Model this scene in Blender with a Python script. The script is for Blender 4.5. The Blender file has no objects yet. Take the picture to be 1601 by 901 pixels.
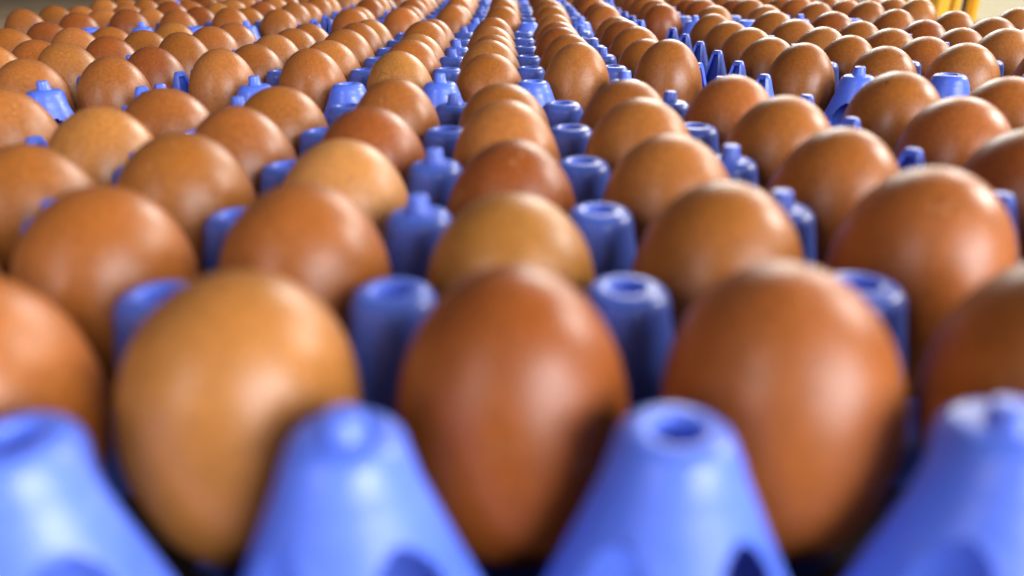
import bpy, bmesh, math, random
from mathutils import Vector, Matrix, noise

scene = bpy.context.scene
col = scene.collection
P = 0.052                 # cell pitch across a tray, metres
RY = 1.05                 # row pitch in cells
EA, EB = 0.424, 0.61      # egg half width, half height (cells)
EZ = 0.71                 # reference level of the cells above the table (cells)
ETOP = 0.547              # egg tip above that level (cells)

# ------------------------------------------------------------------ camera
f_px, pitch, yaw, roll = 1194.43, 0.4211, 0.0006, -0.0126
cam_c = Vector((0.5088, -2.4488, 1.5805 + EZ)) * P
fw = Vector((math.sin(yaw)*math.cos(pitch), math.cos(yaw)*math.cos(pitch), -math.sin(pitch)))
rt = Vector((math.cos(yaw), -math.sin(yaw), 0))
up = rt.cross(fw)
r2 = rt*math.cos(roll) + up*math.sin(roll)
u2 = up*math.cos(roll) - rt*math.sin(roll)
cd = bpy.data.cameras.new('camera')
cam = bpy.data.objects.new('camera', cd); col.objects.link(cam)
M = Matrix((r2, u2, -fw)).transposed().to_4x4(); M.translation = cam_c
cam.matrix_world = M
cd.sensor_width = 36.0; cd.sensor_fit = 'HORIZONTAL'
cd.lens = f_px/1601*36
cd.clip_start = 0.01; cd.clip_end = 100
cd.dof.use_dof = True; cd.dof.focus_distance = 0.50
cd.dof.aperture_fstop = 5.5
scene.camera = cam
scene.render.resolution_x, scene.render.resolution_y = 1024, 577

# ------------------------------------------------------------------ light
w = bpy.data.worlds.new('World'); scene.world = w; w.use_nodes = True
bg = w.node_tree.nodes['Background']
bg.inputs['Color'].default_value = (0.97, 0.96, 1.0, 1); bg.inputs['Strength'].default_value = 0.10

def area(name, az, el, dist, sx, sy, power, color, target=(0, 0.35, 0.03)):
    """az: degrees clockwise from the viewing direction, seen from above"""
    a, e = math.radians(az), math.radians(el)
    d = Vector((math.sin(a)*math.cos(e), math.cos(a)*math.cos(e), math.sin(e)))
    L = bpy.data.lights.new(name, 'AREA'); L.shape = 'RECTANGLE'; L.size = sx; L.size_y = sy
    L.energy = power; L.color = color
    o = bpy.data.objects.new(name, L); col.objects.link(o)
    o.location = Vector(target) + d*dist
    o.rotation_euler = (-d).to_track_quat('-Z', 'Y').to_euler()
    return o
area('far_window_light', 30, 24, 3.2, 2.4, 0.8, 92, (1.0, 0.97, 0.93))
area('side_window_light', 76, 27, 2.6, 0.6, 0.55, 50, (1.0, 0.95, 0.88))
area('open_door_light', 142, 14, 2.4, 1.6, 1.1, 108, (0.97, 0.97, 1.0))
area('tube_lamp_light', 212, 20, 2.2, 0.16, 1.0, 12, (1.0, 0.93, 0.95))
wall_fill = area('added_wall_fill', 0, 0, 0.0, 5.0, 0.8, 290, (1.0, 0.97, 0.90), (0.2, 2.4, 2.5))  # added fill for the back wall and floor, turned away from the eggs
wall_fill.rotation_euler = Vector((0.1, 2.4, -1.3)).to_track_quat('-Z', 'Y').to_euler()

vs = scene.view_settings
vs.view_transform = 'Standard'; vs.look = 'None'; vs.exposure = 0.0; vs.gamma = 1.0; vs.use_curve_mapping = False
scene.render.engine = 'CYCLES'

# ------------------------------------------------------------------ helpers
def tag(o, label=None, cat=None, group=None, kind=None):
    if label: o['label'] = label
    if cat: o['category'] = cat
    if group: o['group'] = group
    if kind: o['kind'] = kind
    return o

def mesh_obj(name, me, parent=None, loc=(0, 0, 0), rz=0):
    o = bpy.data.objects.new(name, me); col.objects.link(o)
    o.parent = parent; o.location = loc; o.rotation_euler = (0, 0, rz)
    return o

def to_mesh(bm, name, mat, smooth=True, angle=None):
    bmesh.ops.recalc_face_normals(bm, faces=bm.faces)
    me = bpy.data.meshes.new(name); bm.to_mesh(me); bm.free()
    for p in me.polygons: p.use_smooth = smooth
    if angle is not None: me.set_sharp_from_angle(angle=math.radians(angle))
    if mat: me.materials.append(mat)
    return me

def box(bm, x0, x1, y0, y1, z0, z1):
    v = [bm.verts.new((x, y, z)) for z in (z0, z1) for y in (y0, y1) for x in (x0, x1)]
    for f in ((0, 2, 3, 1), (4, 5, 7, 6), (0, 1, 5, 4), (2, 6, 7, 3), (0, 4, 6, 2), (1, 3, 7, 5)):
        bm.faces.new([v[i] for i in f])

def new_mat(name):
    m = bpy.data.materials.new(name); m.use_nodes = True
    nt = m.node_tree
    return m, nt, nt.nodes['Principled BSDF']

def N(nt, kind, **kw):
    n = nt.nodes.new(kind)
    for k, v in kw.items(): setattr(n, k, v)
    return n

# ------------------------------------------------------------------ materials
def egg_material():
    m, nt, b = new_mat('egg_shell'); L = nt.links.new
    oi = N(nt, 'ShaderNodeObjectInfo'); tc = N(nt, 'ShaderNodeTexCoord')
    off = N(nt, 'ShaderNodeVectorMath', operation='MULTIPLY_ADD')
    rv = N(nt, 'ShaderNodeCombineXYZ')
    for i in range(3): L(oi.outputs['Random'], rv.inputs[i])
    off.inputs[1].default_value = (1, 1, 1)
    sc = N(nt, 'ShaderNodeVectorMath', operation='SCALE'); sc.inputs['Scale'].default_value = 7.3
    L(rv.outputs[0], sc.inputs[0]); L(tc.outputs['Object'], off.inputs[0]); L(sc.outputs[0], off.inputs[2])
    # broad mottling
    n1 = N(nt, 'ShaderNodeTexNoise'); n1.inputs['Scale'].default_value = 45; n1.inputs['Detail'].default_value = 3
    L(off.outputs[0], n1.inputs['Vector'])
    r1 = N(nt, 'ShaderNodeMapRange'); r1.inputs['From Min'].default_value = 0.3; r1.inputs['From Max'].default_value = 0.7
    r1.inputs['To Min'].default_value = 0.90; r1.inputs['To Max'].default_value = 1.08
    L(n1.outputs['Fac'], r1.inputs['Value'])
    # fine pigment grain
    n2 = N(nt, 'ShaderNodeTexNoise'); n2.inputs['Scale'].default_value = 650; n2.inputs['Detail'].default_value = 2
    L(off.outputs[0], n2.inputs['Vector'])
    r2_ = N(nt, 'ShaderNodeMapRange'); r2_.inputs['From Min'].default_value = 0.3; r2_.inputs['From Max'].default_value = 0.7
    r2_.inputs['To Min'].default_value = 0.83; r2_.inputs['To Max'].default_value = 1.17
    L(n2.outputs['Fac'], r2_.inputs['Value'])
    mu = N(nt, 'ShaderNodeMath', operation='MULTIPLY'); L(r1.outputs[0], mu.inputs[0]); L(r2_.outputs[0], mu.inputs[1])
    c1 = N(nt, 'ShaderNodeVectorMath', operation='SCALE'); L(oi.outputs['Color'], c1.inputs[0]); L(mu.outputs[0], c1.inputs['Scale'])
    # sparse dirt specks
    vo = N(nt, 'ShaderNodeTexVoronoi'); vo.inputs['Scale'].default_value = 110; L(off.outputs[0], vo.inputs['Vector'])
    n3 = N(nt, 'ShaderNodeTexNoise'); n3.inputs['Scale'].default_value = 40; n3.inputs['Detail'].default_value = 1
    L(off.outputs[0], n3.inputs['Vector'])
    th = N(nt, 'ShaderNodeMapRange'); th.inputs['From Min'].default_value = 0.56; th.inputs['From Max'].default_value = 0.72
    th.inputs['To Min'].default_value = 0.0; th.inputs['To Max'].default_value = 0.11; L(n3.outputs['Fac'], th.inputs['Value'])
    lt = N(nt, 'ShaderNodeMath', operation='LESS_THAN'); L(vo.outputs['Distance'], lt.inputs[0]); L(th.outputs[0], lt.inputs[1])
    k = N(nt, 'ShaderNodeMath', operation='MULTIPLY'); k.inputs[1].default_value = 0.75; L(lt.outputs[0], k.inputs[0])
    mx = N(nt, 'ShaderNodeMix', data_type='RGBA'); L(k.outputs[0], mx.inputs['Factor'])
    L(c1.outputs[0], mx.inputs['A']); mx.inputs['B'].default_value = (0.10, 0.035, 0.015, 1)
    # pale chalky flecks
    vo2 = N(nt, 'ShaderNodeTexVoronoi'); vo2.inputs['Scale'].default_value = 260; L(off.outputs[0], vo2.inputs['Vector'])
    n4 = N(nt, 'ShaderNodeTexNoise'); n4.inputs['Scale'].default_value = 60; L(off.outputs[0], n4.inputs['Vector'])
    t2 = N(nt, 'ShaderNodeMapRange'); t2.inputs['From Min'].default_value = 0.52; t2.inputs['From Max'].default_value = 0.75
    t2.inputs['To Min'].default_value = 0.0; t2.inputs['To Max'].default_value = 0.26; L(n4.outputs['Fac'], t2.inputs['Value'])
    l2 = N(nt, 'ShaderNodeMath', operation='LESS_THAN'); L(vo2.outputs['Distance'], l2.inputs[0]); L(t2.outputs[0], l2.inputs[1])
    k2 = N(nt, 'ShaderNodeMath', operation='MULTIPLY'); k2.inputs[1].default_value = 0.2; L(l2.outputs[0], k2.inputs[0])
    mx2 = N(nt, 'ShaderNodeMix', data_type='RGBA'); L(k2.outputs[0], mx2.inputs['Factor'])
    L(mx.outputs['Result'], mx2.inputs['A']); mx2.inputs['B'].default_value = (0.62, 0.40, 0.22, 1)
    # dull bloom: broad patches where the cuticle is rubbed off
    n5 = N(nt, 'ShaderNodeTexNoise'); n5.inputs['Scale'].default_value = 85; n5.inputs['Detail'].default_value = 5
    L(off.outputs[0], n5.inputs['Vector'])
    rr_ = N(nt, 'ShaderNodeMapRange'); rr_.inputs['From Min'].default_value = 0.3; rr_.inputs['From Max'].default_value = 0.7
    rr_.inputs['To Min'].default_value = 0.32; rr_.inputs['To Max'].default_value = 0.46; L(n5.outputs['Fac'], rr_.inputs['Value'])
    L(rr_.outputs[0], b.inputs['Roughness'])
    L(mx2.outputs['Result'], b.inputs['Base Color'])
    b.inputs['Specular IOR Level'].default_value = 0.42
    b.inputs['Subsurface Weight'].default_value = 0.0
    nb = N(nt, 'ShaderNodeTexNoise'); nb.inputs['Scale'].default_value = 1500; nb.inputs['Detail'].default_value = 2
    L(off.outputs[0], nb.inputs['Vector'])
    bu = N(nt, 'ShaderNodeBump'); bu.inputs['Strength'].default_value = 0.22; bu.inputs['Distance'].default_value = 0.0004
    L(nb.outputs['Fac'], bu.inputs['Height']); L(bu.outputs[0], b.inputs['Normal'])
    return m

def plastic_material():
    m, nt, b = new_mat('blue_plastic'); L = nt.links.new
    tc = N(nt, 'ShaderNodeTexCoord')
    n1 = N(nt, 'ShaderNodeTexNoise'); n1.inputs['Scale'].default_value = 90; n1.inputs['Detail'].default_value = 4
    L(tc.outputs['Object'], n1.inputs['Vector'])
    mx = N(nt, 'ShaderNodeMix', data_type='RGBA'); L(n1.outputs['Fac'], mx.inputs['Factor'])
    mx.inputs['A'].default_value = (0.080, 0.155, 0.70, 1); mx.inputs['B'].default_value = (0.100, 0.190, 0.80, 1)
    nd = N(nt, 'ShaderNodeTexNoise'); nd.inputs['Scale'].default_value = 400; nd.inputs['Detail'].default_value = 5; nd.inputs['Roughness'].default_value = 0.75
    mpd = N(nt, 'ShaderNodeMapping'); mpd.inputs['Scale'].default_value = (1, 0.35, 1); mpd.inputs['Rotation'].default_value = (0.3, 0.2, 0.9)
    L(tc.outputs['Object'], mpd.inputs['Vector']); L(mpd.outputs[0], nd.inputs['Vector'])
    rd = N(nt, 'ShaderNodeMapRange'); rd.inputs['From Min'].default_value = 0.52; rd.inputs['From Max'].default_value = 0.75
    rd.inputs['To Max'].default_value = 0.30; L(nd.outputs['Fac'], rd.inputs['Value'])
    md = N(nt, 'ShaderNodeMix', data_type='RGBA'); L(rd.outputs[0], md.inputs['Factor']); L(mx.outputs['Result'], md.inputs['A'])
    md.inputs['B'].default_value = (0.30, 0.36, 0.78, 1)
    L(md.outputs['Result'], b.inputs['Base Color'])
    n6 = N(nt, 'ShaderNodeTexNoise'); n6.inputs['Scale'].default_value = 220; n6.inputs['Detail'].default_value = 6; n6.inputs['Roughness'].default_value = 0.7
    L(tc.outputs['Object'], n6.inputs['Vector'])
    r6 = N(nt, 'ShaderNodeMapRange'); r6.inputs['From Min'].default_value = 0.35; r6.inputs['From Max'].default_value = 0.7
    r6.inputs['To Min'].default_value = 0.27; r6.inputs['To Max'].default_value = 0.50
    L(n6.outputs['Fac'], r6.inputs['Value']); L(r6.outputs[0], b.inputs['Roughness'])
    b.inputs['Specular IOR Level'].default_value = 0.55
    nb = N(nt, 'ShaderNodeTexNoise'); nb.inputs['Scale'].default_value = 500; nb.inputs['Detail'].default_value = 2
    L(tc.outputs['Object'], nb.inputs['Vector'])
    bu = N(nt, 'ShaderNodeBump'); bu.inputs['Strength'].default_value = 0.10; bu.inputs['Distance'].default_value = 0.0005
    L(nb.outputs['Fac'], bu.inputs['Height']); L(bu.outputs[0], b.inputs['Normal'])
    return m

def noisy(name, a, b_, scale, rough, stretch=(1, 1, 1), bump=0.1):
    m, nt, b = new_mat(name); L = nt.links.new
    tc = N(nt, 'ShaderNodeTexCoord'); mp = N(nt, 'ShaderNodeMapping'); mp.inputs['Scale'].default_value = stretch
    L(tc.outputs['Object'], mp.inputs['Vector'])
    n1 = N(nt, 'ShaderNodeTexNoise'); n1.inputs['Scale'].default_value = scale; n1.inputs['Detail'].default_value = 6
    L(mp.outputs[0], n1.inputs['Vector'])
    cr = N(nt, 'ShaderNodeValToRGB'); cr.color_ramp.elements[0].position = 0.3; cr.color_ramp.elements[1].position = 0.7
    cr.color_ramp.elements[0].color = (*a, 1); cr.color_ramp.elements[1].color = (*b_, 1)
    L(n1.outputs['Fac'], cr.inputs[0]); L(cr.outputs[0], b.inputs['Base Color'])
    b.inputs['Roughness'].default_value = rough
    bu = N(nt, 'ShaderNodeBump'); bu.inputs['Strength'].default_value = bump; bu.inputs['Distance'].default_value = 0.002
    L(n1.outputs['Fac'], bu.inputs['Height']); L(bu.outputs[0], b.inputs['Normal'])
    return m

M_egg = egg_material(); M_blue = plastic_material()
M_floor = noisy('concrete_floor', (0.17, 0.112, 0.062), (0.26, 0.18, 0.105), 4, 0.7)
M_table = noisy('table_shade_dark', (0.030, 0.024, 0.022), (0.055, 0.042, 0.036), 30, 0.6, (1, 12, 1))  # table colour darkened to stand in for shade below the front eggs
M_wall = noisy('cream_wall', (0.70, 0.66, 0.48), (0.78, 0.74, 0.56), 3, 0.8)
M_yellow = noisy('yellow_paint', (0.68, 0.36, 0.004), (0.78, 0.43, 0.008), 20, 0.4)
M_dark = noisy('dark_gap', (0.03, 0.028, 0.02), (0.06, 0.055, 0.04), 20, 0.5)  # for the strip that stands in for the dark gap between posts
M_olive = noisy('olive_panel', (0.22, 0.20, 0.12), (0.30, 0.27, 0.17), 5, 0.7)

# ------------------------------------------------------------------ setting
FLOOR = -0.22
bm = bmesh.new(); box(bm, -9, 9, -3, 14, FLOOR-0.05, FLOOR)
tag(mesh_obj('floor', to_mesh(bm, 'floor', M_floor, False)), kind='structure')
bm = bmesh.new(); box(bm, 0.9, 9, 3.6, 3.7, FLOOR, 3)
tag(mesh_obj('wall', to_mesh(bm, 'wall', M_wall, False)), kind='structure')
bm = bmesh.new(); box(bm, -0.55, 0.57, -0.11, 1.42, FLOOR, 0.0)
bmesh.ops.bevel(bm, geom=bm.edges[:], offset=0.003, segments=2, affect='EDGES')
tag(mesh_obj('table_surface', to_mesh(bm, 'table_surface', M_table, True, 30)), kind='structure')

# ------------------------------------------------------------------ tray
ZT = 0.25                 # peg top above egg centre, cells
def lathe(bm, prof, seg=40, rfun=None, skip=None):
    rings = []
    for (r, z) in prof:
        if r < 1e-6: rings.append([bm.verts.new((0, 0, z*P))]); continue
        ring = []
        for i in range(seg):
            t = 2*math.pi*i/seg
            rr = rfun(r, z, t) if rfun else r
            ring.append(bm.verts.new((rr*math.cos(t)*P, rr*math.sin(t)*P, z*P)))
        rings.append(ring)
    for j, (a, b) in enumerate(zip(rings, rings[1:])):
        zc = (prof[j][1]+prof[j+1][1])/2
        for i in range(seg):
            i2 = (i+1) % seg
            if skip and skip(zc, 2*math.pi*(i+.5)/seg): continue
            if len(a) == 1: bm.faces.new((a[0], b[i], b[i2]))
            elif len(b) == 1: bm.faces.new((a[i], b[0], a[i2]))
            else: bm.faces.new((a[i], b[i], b[i2], a[i2]))

def peg_profile(hole, zbot):
    pr = []
    if hole:
        pr += [(0, ZT-0.40), (0.07, ZT-0.40), (0.076, ZT-0.38), (0.078, ZT-0.022), (0.082, ZT-0.008), (0.09, ZT-0.001)]
    else:
        pr += [(0, ZT), (0.05, ZT)]
    pr += [(0.105, ZT), (0.122, ZT-0.002)]
    for k in range(1, 7):
        a = math.radians(15*k)
        pr.append((0.122+0.066*math.sin(a), ZT-0.085+0.083*math.cos(a)))
    z = ZT-0.085
    n = 16
    for k in range(1, n+1):
        zz = z+(zbot-z)*k/n
        pr.append((0.188+0.075*((z-zz)/0.45), zz))
    return pr

def inner_peg(hole):
    bm = bmesh.new(); lathe(bm, peg_profile(hole, -0.47)); return to_mesh(bm, 'peg_open' if hole else 'peg_pinned', M_blue)

def outer_peg(hole):
    """edge peg, outward direction -Y: the flank flares out towards the rim and stands on arched feet"""
    zb = -0.69
    def rf(r, z, t):
        d = max(0.0, ZT-0.06-z)
        o = -math.sin(t)
        k = min(1, max(0, (o+0.35)/0.45)); k = k*k*(3-2*k)
        return r + k*d*0.34*(1-0.3*max(0.0, o))
    def sk(z, t):
        o = (t-1.5*math.pi+math.pi) % (2*math.pi)-math.pi
        for c in (-0.70, 0.70):
            x = (o-c)/0.40
            if abs(x) < 1 and z < -0.02-0.22*(1-math.sqrt(max(0, 1-x*x))): return True
        return False
    pr = peg_profile(hole, 0.06)[:-12]+[(0.19, 0.10)]
    for k in range(1, 41): pr.append((0.19+0.002*k, 0.10+(zb-0.10)*k/40))
    bm = bmesh.new(); lathe(bm, pr, 128, rf, sk)
    return to_mesh(bm, 'edge_peg_open' if hole else 'edge_peg_pinned', M_blue)

def pin_mesh():
    bm = bmesh.new()
    lathe(bm, [(0, ZT+0.092), (0.045, ZT+0.092), (0.054, ZT+0.088), (0.058, ZT+0.078), (0.066, ZT+0.012), (0.078, ZT-0.004), (0.08, ZT-0.01)], 12)
    return to_mesh(bm, 'pin', M_blue, True, 40)

def tooth_mesh():
    """hollow narrow cone shell, slit open towards +X"""
    bm = bmesh.new(); seg = 20
    top, bot = ZT+0.02, -0.40
    zs = [top-0.0, top-0.012, top-0.05] + [top-0.05+(bot-top+0.05)*k/8 for k in range(1, 9)]
    def R(z): return 0.060+0.29*(top-z)
    outer, inner = [], []
    for j, z in enumerate(zs):
        ro = R(z) - (0.014 if j == 0 else 0.003 if j == 1 else 0)
        ri = max(0.02, R(z)-0.034)
        o, i_ = [], []
        for k in range(seg+1):
            t = 0.85 + (2*math.pi-1.70)*k/seg
            sx = 1.0
            o.append(bm.verts.new((ro*math.cos(t)*P*sx, ro*math.sin(t)*P, z*P)))
            if j >= 2: i_.append(bm.verts.new((ri*math.cos(t)*P*sx+0.0, ri*math.sin(t)*P, z*P)))
        outer.append(o); inner.append(i_)
    for a, b in zip(outer, outer[1:]):
        for k in range(seg): bm.faces.new((a[k], a[k+1], b[k+1], b[k]))
    inn = inner[2:]
    for a, b in zip(inn, inn[1:]):
        for k in range(seg): bm.faces.new((a[k], b[k], b[k+1], a[k+1]))
    bm.faces.new(outer[0]); bm.faces.new(inn[0])
    for j in range(2, len(zs)-1):
        for e in (0, seg): bm.faces.new((outer[j][e], outer[j+1][e], inner[j+1][e], inner[j][e]))
    bm.faces.new([outer[0][0], outer[1][0], outer[2][0], inn[0][0], inn[0][seg], outer[2][seg], outer[1][seg], outer[0][seg]])
    return to_mesh(bm, 'tooth', M_blue, True, 35)

def base_mesh():
    """moulded sheet with a bowl under every egg"""
    bm = bmesh.new(); n = 14
    x0, x1 = -3.12, 3.12; y0, y1 = -0.80, 4*RY+0.80
    nx, ny = int((x1-x0)*n), int((y1-y0)*n)
    V = []
    for j in range(ny+1):
        row = []
        for i in range(nx+1):
            x = x0+(x1-x0)*i/nx; y = y0+(y1-y0)*j/ny
            ci = min(5, max(0, round(x+2.5))); cj = min(4, max(0, round(y/RY)))
            rho = math.hypot(x-(ci-2.5), y-cj*RY)
            bowl = ETOP-EB-(EB+0.012)*math.sqrt(max(0.02, 1-(rho/(EA+0.01))**2)) if rho < EA else 0
            # plateau between cells, falling to the rim outside
            e = max(-y, y-4*RY); k = min(1, max(0, (e+0.38)/0.3)); k = k*k*(3-2*k)
            pl = -0.44-0.21*k
            row.append(bm.verts.new((x*P, y*P, min(bowl, pl)*P)))
        V.append(row)
    for j in range(ny):
        for i in range(nx):
            cx = (V[j][i].co.x+V[j][i+1].co.x)/2/P; cy = (V[j][i].co.y+V[j+1][i].co.y)/2/P
            ci = min(5, max(0, round(cx+2.5))); cj = min(4, max(0, round(cy/RY)))
            e = max(-cy, cy-4*RY)
            if e > -0.20 and math.hypot(cx-(ci-2.5), cy-cj*RY) > 0.27: continue
            bm.faces.new((V[j][i], V[j][i+1], V[j+1][i+1], V[j+1][i]))
    bmesh.ops.delete(bm, geom=[v for v in bm.verts if not v.link_faces], context='VERTS')
    return to_mesh(bm, 'cell_base', M_blue, True, 50)

PEG = {True: inner_peg(True), False: inner_peg(False)}
EPEG = {True: outer_peg(True), False: outer_peg(False)}
PIN, TOOTH, BASE = pin_mesh(), tooth_mesh(), base_mesh()

def make_tray(ox, oy, rz, label):
    t = bpy.data.objects.new('egg_tray', None); col.objects.link(t)
    t.empty_display_size = 0.02
    t.location = (ox*P, oy*P, EZ*P); t.rotation_euler = (0, 0, rz)
    tag(t, label, 'egg tray', 'blue egg trays set out side by side')
    mesh_obj('cell_base', BASE, t)
    for g in range(-2, 3):                       # gaps between the six columns
        for q in range(6):                       # front edge, four inner lines, back edge
            pinned = (g % 2 == 0) and q in (0, 2, 3, 5)
            me = (EPEG if q in (0, 5) else PEG)[not pinned]
            pg = mesh_obj('peg', me, t, (g*P, (q-0.5)*RY*P, 0), math.pi if q == 5 else 0)
            if pinned:
                pn = mesh_obj('pin', PIN, pg, (0, 0, 0), random.Random(q*7+g+int(oy*10)).uniform(0, 1))
                if (ox, oy) == (0, 0) and q == 0: pn.scale = (1.05, 1.05, 0.93)
    for q in range(6):
        for s in (-1, 1):
            mesh_obj('edge_tooth', TOOTH, t, (s*3.03*P, (q-0.5)*RY*P, 0), -0.65 if s > 0 else math.pi+0.65)
    return t

# tray (row, line): offset in cells, rotation
TR = {(0, 0): (0, 0, 0), (0, 1): (6.316, 0.108, -0.006), (0, -1): (-6.20, -0.22, 0.005),
      (1, 0): (-0.233, 6.5185, 0.003), (1, 1): (6.34, 6.62, -0.007), (1, -1): (-6.417, 6.335, 0.006),
      (2, 0): (-0.10, 13.426, -0.004), (2, 1): (6.06, 13.40, 0.006), (2, -1): (-6.49, 13.499, -0.005),
      (3, 0): (-0.12, 20.15, 0), (3, 1): (6.30, 20.1, 0), (3, -1): (-6.46, 20.2, 0)}
ROWN = {0: 'end', 1: 'second', 2: 'third', 3: 'fourth'}
LINEN = {0: 'middle line', 1: 'line beside the yellow posts', -1: 'line by the bare floor'}
LINES = {0: 'middle-line', 1: 'posts-side', -1: 'floor-side'}
trays = {}
for (r, l), (ox, oy, rz) in TR.items():
    trays[r, l] = make_tray(ox, oy, rz, 'blue plastic thirty-cell egg tray, %s tray of the %s' % (ROWN[r], LINEN[l]))

# ------------------------------------------------------------------ eggs
def egg_mesh(k, seg=48, rings=32):
    bm = bmesh.new()
    us = [-math.cos(math.pi*i/rings) for i in range(rings+1)]
    rr = [math.sqrt(max(0, 1-u*u))*(1+k*u) for u in us]; m = max(rr)
    ring = []
    for u, r in zip(us, rr):
        if r < 1e-6: ring.append([bm.verts.new((0, 0, u*EB*P))]); continue
        ring.append([bm.verts.new((r/m*EA*P*math.cos(2*math.pi*i/seg), r/m*EA*P*math.sin(2*math.pi*i/seg), u*EB*P)) for i in range(seg)])
    for a, b in zip(ring, ring[1:]):
        for i in range(seg):
            j = (i+1) % seg
            if len(a) == 1: bm.faces.new((a[0], b[j], b[i]))
            elif len(b) == 1: bm.faces.new((a[i], a[j], b[0]))
            else: bm.faces.new((a[i], a[j], b[j], b[i]))
    return to_mesh(bm, 'egg', M_egg)
EGGS = [egg_mesh(k) for k in (0.02, 0.05, 0.08, 0.11, -0.06, 0.0)]

TINT = {'d': ((0.23, 0.059, 0.010), 'dark reddish-brown'), 'm': ((0.275, 0.086, 0.014), 'mid-brown'),
        't': ((0.335, 0.117, 0.023), 'tan'), 'g': ((0.36, 0.136, 0.027), 'golden tan'), 'l': ((0.40, 0.160, 0.050), 'pale tan'),
        'o': ((0.325, 0.095, 0.017), 'orange-brown')}
# tint letters per tray, rows from the open end, columns from the floor side
MAP = {(0, 0): ['mogdom', 'tmmgmo', 'mmldtm', 'gmdttm', 'mmmmmo'],
       (1, 1): ['mmtmmd', 'mmmtmm', 'mtmmdm', 'mmmdmm', 'mmdmmt'], (0, 1): ['mmmmmm', 'dmmmmm', 'dmmmmm', 'omdmmm', 'modmmm'],
       (1, -1): ['mmmmtm', 'mmmttd', 'mmtmdm', 'mdmtmm', 'mmdmtm'],
       (1, 0): ['tmgmtm', 'mtmtmm', 'tmtmdm', 'mmmtmd', 'mtmmtm']}
# photo residuals: (row, line, col, row-in-tray): (sideways px, top px) predicted minus seen, and px per cell
RES = {(0,0,6,1):(-16,0),(0,0,3,1):(6.8,-2.7),(0,0,4,1):(-3,1),(0,0,5,1):(-6,2),(0,0,2,2):(3.4,4.2),(0,0,3,2):(5.8,4),(0,0,4,2):(-1,-12),(0,0,5,2):(-5.7,-1),
 (0,0,6,2):(-7.6,15.7),(0,0,1,3):(-17,-2.5),(0,0,2,3):(2,9),(0,0,3,3):(8,-3),(0,0,4,3):(-2,-5),(0,0,5,3):(1.4,-1.6),(0,0,6,3):(-1.6,5),
 (0,0,1,4):(4.4,.5),(0,0,2,4):(-2.8,0),(0,0,3,4):(4,-3),(0,0,4,4):(3.8,2.3),(0,0,5,4):(4.5,3.6),(0,0,6,4):(-1,6),(0,0,1,5):(-6.8,-5.4),
 (0,0,2,5):(-2,-4.7),(0,0,4,5):(5.4,-4.4),(0,0,5,5):(-1,-1.7),(0,0,6,5):(12.8,2),(0,1,1,4):(-14,-4),(0,1,1,5):(-11,2),(0,1,2,5):(-10,-7),
 (0,1,1,3):(12,-7),(1,0,1,1):(4.3,3.3),(1,0,2,1):(0,1.6),(1,0,3,1):(-.4,-3.2),(1,0,5,1):(-1.2,5.3),(1,0,6,1):(-10,7.6),(1,1,1,1):(-7,-1),
 (1,1,2,1):(-1,-6.5),(1,1,3,1):(8,-3.3),(1,-1,5,1):(-4.3,-4.4),(1,-1,6,1):(4.2,-3.2)}
PXC = {(0,1):430,(0,2):318,(0,3):250,(0,4):206,(0,5):175,(1,1):137}
made = {}
TILT = {(0, 0, 3, 1): 0.13, (0, 0, 4, 1): 0.0, (0, 0, 5, 1): -0.11, (0, 0, 2, 2): 0.12, (0, 0, 3, 2): 0.05, (0, 0, 6, 2): 0.05, (0, 0, 3, 3): 0.06, (0, 0, 5, 3): -0.04, (0, 0, 2, 3): 0.06}
ORD = ['first', 'second', 'third', 'fourth', 'fifth', 'sixth']
for (r, l), (ox, oy, rz) in TR.items():
    for j in range(1, 6):
        for c in range(1, 7):
            rnd = random.Random(1000*r+100*(l+2)+10*j+c)
            if (r, l) in MAP: key = MAP[r, l][j-1][c-1]
            else: key = rnd.choice('ddmmmmtto' if l < 1 else 'dddmmmmto')
            colr, word = TINT[key]
            jit = rnd.uniform(0.9, 1.1)
            sx = rnd.uniform(0.94, 1.0); sz = rnd.uniform(0.94, 1.03); dx = rnd.uniform(-.02, .02); dy = rnd.uniform(-.02, .02)
            if (r, l, c, j) in RES:
                ex, ey = RES[r, l, c, j]; s = PXC[r, j]
                sz = min(1.07, max(0.93, 1+ey/s/1.05)); dx = max(-.06, min(.06, -ex/s)); dy = 0; sx = 1.0 if r == 0 else 0.95
            me = rnd.choice(EGGS[:4]+EGGS[1:3]+EGGS[5:])
            if (r, l, c, j) in ((0, 0, 4, 1), (0, 0, 4, 3)): me = EGGS[5]
            if (r, l, j) == (0, 0, 1): sx = 1.03
            o = mesh_obj('egg', me)
            o.scale = (sx, sx, sz)
            # the blunt or pointed end rests on the bottom of its bowl
            lx, ly = c-3.5+dx, (j-1)*RY+dy
            x, y = ox+lx*math.cos(rz)-ly*math.sin(rz), oy+lx*math.sin(rz)+ly*math.cos(rz)
            o.location = (x*P, y*P, (EZ+ETOP-2*EB-0.002+EB*sz)*P)
            o.rotation_euler = (rnd.gauss(0, .06), rnd.gauss(0, .06), rnd.uniform(0, 6.28))
            made[r, l, c, j] = o
            if (r, l, c, j) in TILT: o.rotation_euler = (0, TILT[r, l, c, j], 0)
            o.color = (colr[0]*jit, colr[1]*jit*rnd.uniform(.95, 1.05), colr[2]*jit*rnd.uniform(.9, 1.1), 1)
            tag(o, '%s egg, %s row, %s cell from posts side, %s tray of %s line' % (word, ORD[j-1], ORD[6-c], ROWN[r], LINES[l].replace('-line', '')),
                'egg', 'brown eggs in the blue trays')

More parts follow.
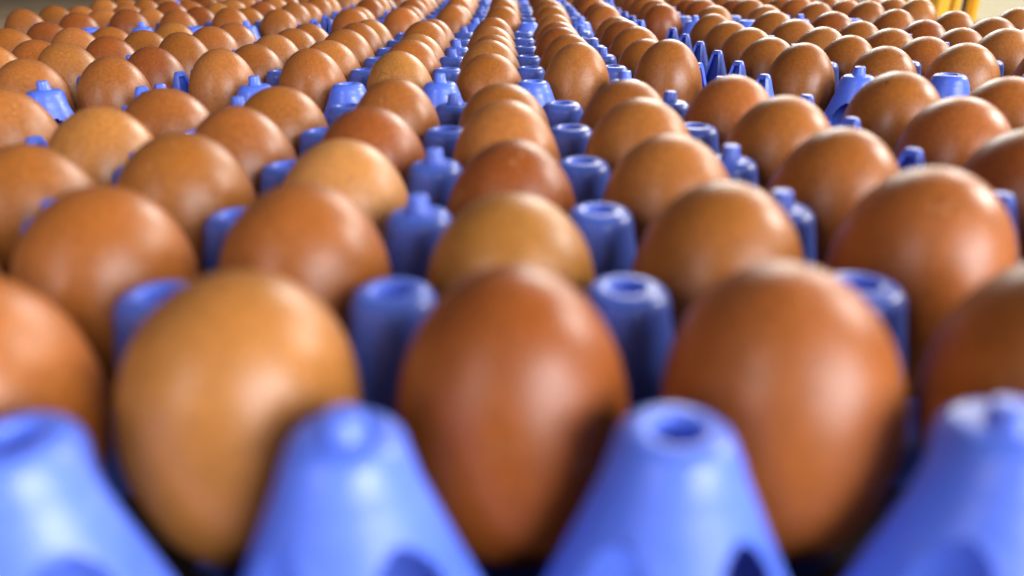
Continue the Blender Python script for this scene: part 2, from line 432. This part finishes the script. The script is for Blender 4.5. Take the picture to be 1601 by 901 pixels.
# hairline cracks on two eggs of the second tray
M_crack = noisy('crack_stain', (0.13, 0.035, 0.012), (0.20, 0.06, 0.02), 300, 0.6)
def crack(egg, lines, note):
    """lines: lists of (across, height) in cells on the side that faces the open end"""
    inv = egg.rotation_euler.to_matrix().inverted()
    co = [v.co for v in egg.data.vertices]
    bm = bmesh.new()
    for ln in lines:
        pts = []
        for (a, b), (c, d) in zip(ln, ln[1:]):
            for k in range(9):
                q = k/8; x = a+(c-a)*q + 0.006*math.sin(9*q+a*40); z = b+(d-b)*q + 0.007*math.sin(13*q+b*31)
                # nearest shell radius at this height
                near = sorted(co, key=lambda v: abs(v.z-z*P))[:60]
                rad = sum(math.hypot(v.x, v.y) for v in near)/len(near)
                y = -math.sqrt(max(0.0, rad*rad-(x*P)**2))
                dirv = inv @ Vector((x*P, y, z*P))
                pts.append(bvh.ray_cast(dirv*3, -dirv.normalized())[:2])
        ring = []
        for (p, n), (p2, _) in zip(pts, pts[1:]+[pts[-2]]):
            sd = (p2-p).cross(n)
            if sd.length < 1e-9: continue
            sd = sd.normalized()*0.00026
            ring.append((bm.verts.new(p-sd-n*0.00008), bm.verts.new(p+n*0.00010), bm.verts.new(p+sd-n*0.00008)))
        ring = ring[:-1]
        for A, B in zip(ring, ring[1:]):
            bm.faces.new((A[0], A[1], B[1], B[0])); bm.faces.new((A[1], A[2], B[2], B[1]))
    mesh_obj('hairline_crack', to_mesh(bm, 'hairline_crack', M_crack), egg)
    egg['label'] = note
from mathutils.bvhtree import BVHTree
for key, lab, lines in (((1, 0, 3, 1), 'golden tan egg with a forked hairline crack, second tray of middle line', [[(-0.28, 0.20), (-0.21, 0.36), (-0.17, 0.41), (0.10, 0.34)], [(-0.24, 0.22), (-0.14, 0.20)]]),
                   ((1, 0, 5, 1), 'tan egg with a short curved crack, second tray of middle line', [[(0.10, 0.28), (0.22, 0.33), (0.27, 0.28)]])):
    e = made[key]; m_ = e.data
    bvh = BVHTree.FromPolygons([v.co for v in m_.vertices], [p.vertices[:] for p in m_.polygons])
    crack(e, lines, lab)

# ------------------------------------------------------------------ yellow posts beyond the trays
def px_at(px, py, y):
    """point on the plane Y = y seen at a photo pixel (places the posts)"""
    d = r2*((px-800.5)/f_px) + u2*((450.5-py)/f_px) + fw
    return cam_c + d*((y-cam_c.y)/d.y)
def post(name, pxa, pxb, y, depth, mat, label, cat, rib=False):
    xa, xb = px_at(pxa, 10, y).x, px_at(pxb, 10, y).x
    t = bpy.data.objects.new(name, None); col.objects.link(t); t.location = ((xa+xb)/2, y, FLOOR)
    tag(t, label, cat)
    wdt = xb-xa
    bm = bmesh.new()
    if rib:
        box(bm, -wdt/2, wdt*0.06, 0, depth, 0.012, 1.9); box(bm, wdt*0.16, wdt/2, 0.0, depth, 0.012, 1.9)
        box(bm, wdt*0.06-0.001, wdt*0.16+0.001, depth*0.6, depth*0.9, 0.012, 1.9)
    else:
        box(bm, -wdt/2, wdt/2, 0, depth, 0.012, 1.9)
    bmesh.ops.bevel(bm, geom=bm.edges[:], offset=0.004, segments=2, affect='EDGES')
    mesh_obj('upright', to_mesh(bm, 'upright', mat, True, 30), t)
    bm = bmesh.new(); box(bm, -wdt*0.8, wdt*0.8, -0.03, depth+0.03, 0, 0.012)
    mesh_obj('foot_plate', to_mesh(bm, 'foot_plate', mat, False), t)
post('yellow_post', 1465, 1503, 1.75, 0.06, M_yellow, 'wide yellow steel post with a groove down its face', 'post', True)
post('yellow_post', 1521, 1532, 1.80, 0.03, M_yellow, 'slim yellow steel post against the cream wall', 'post')
post('yellow_post', 1410, 1431, 1.90, 0.05, M_yellow, 'yellow steel post in front of the olive panel', 'post')
post('dark_gap_strip', 1512, 1520, 1.86, 0.03, M_dark, 'thin dark strip added for the gap between two yellow posts', 'post')  # added strip in place of a dark gap, not a real upright
xa, xb = px_at(1380, 5, 2.6).x, px_at(1500, 5, 2.6).x
bm = bmesh.new(); box(bm, xa, xb, 2.6, 2.64, FLOOR, 1.4); bmesh.ops.bevel(bm, geom=bm.edges[:], offset=0.004, segments=2, affect='EDGES')
tag(mesh_obj('panel', to_mesh(bm, 'panel', M_olive, True, 30)), 'olive grey sheet panel standing behind the yellow posts', 'panel')
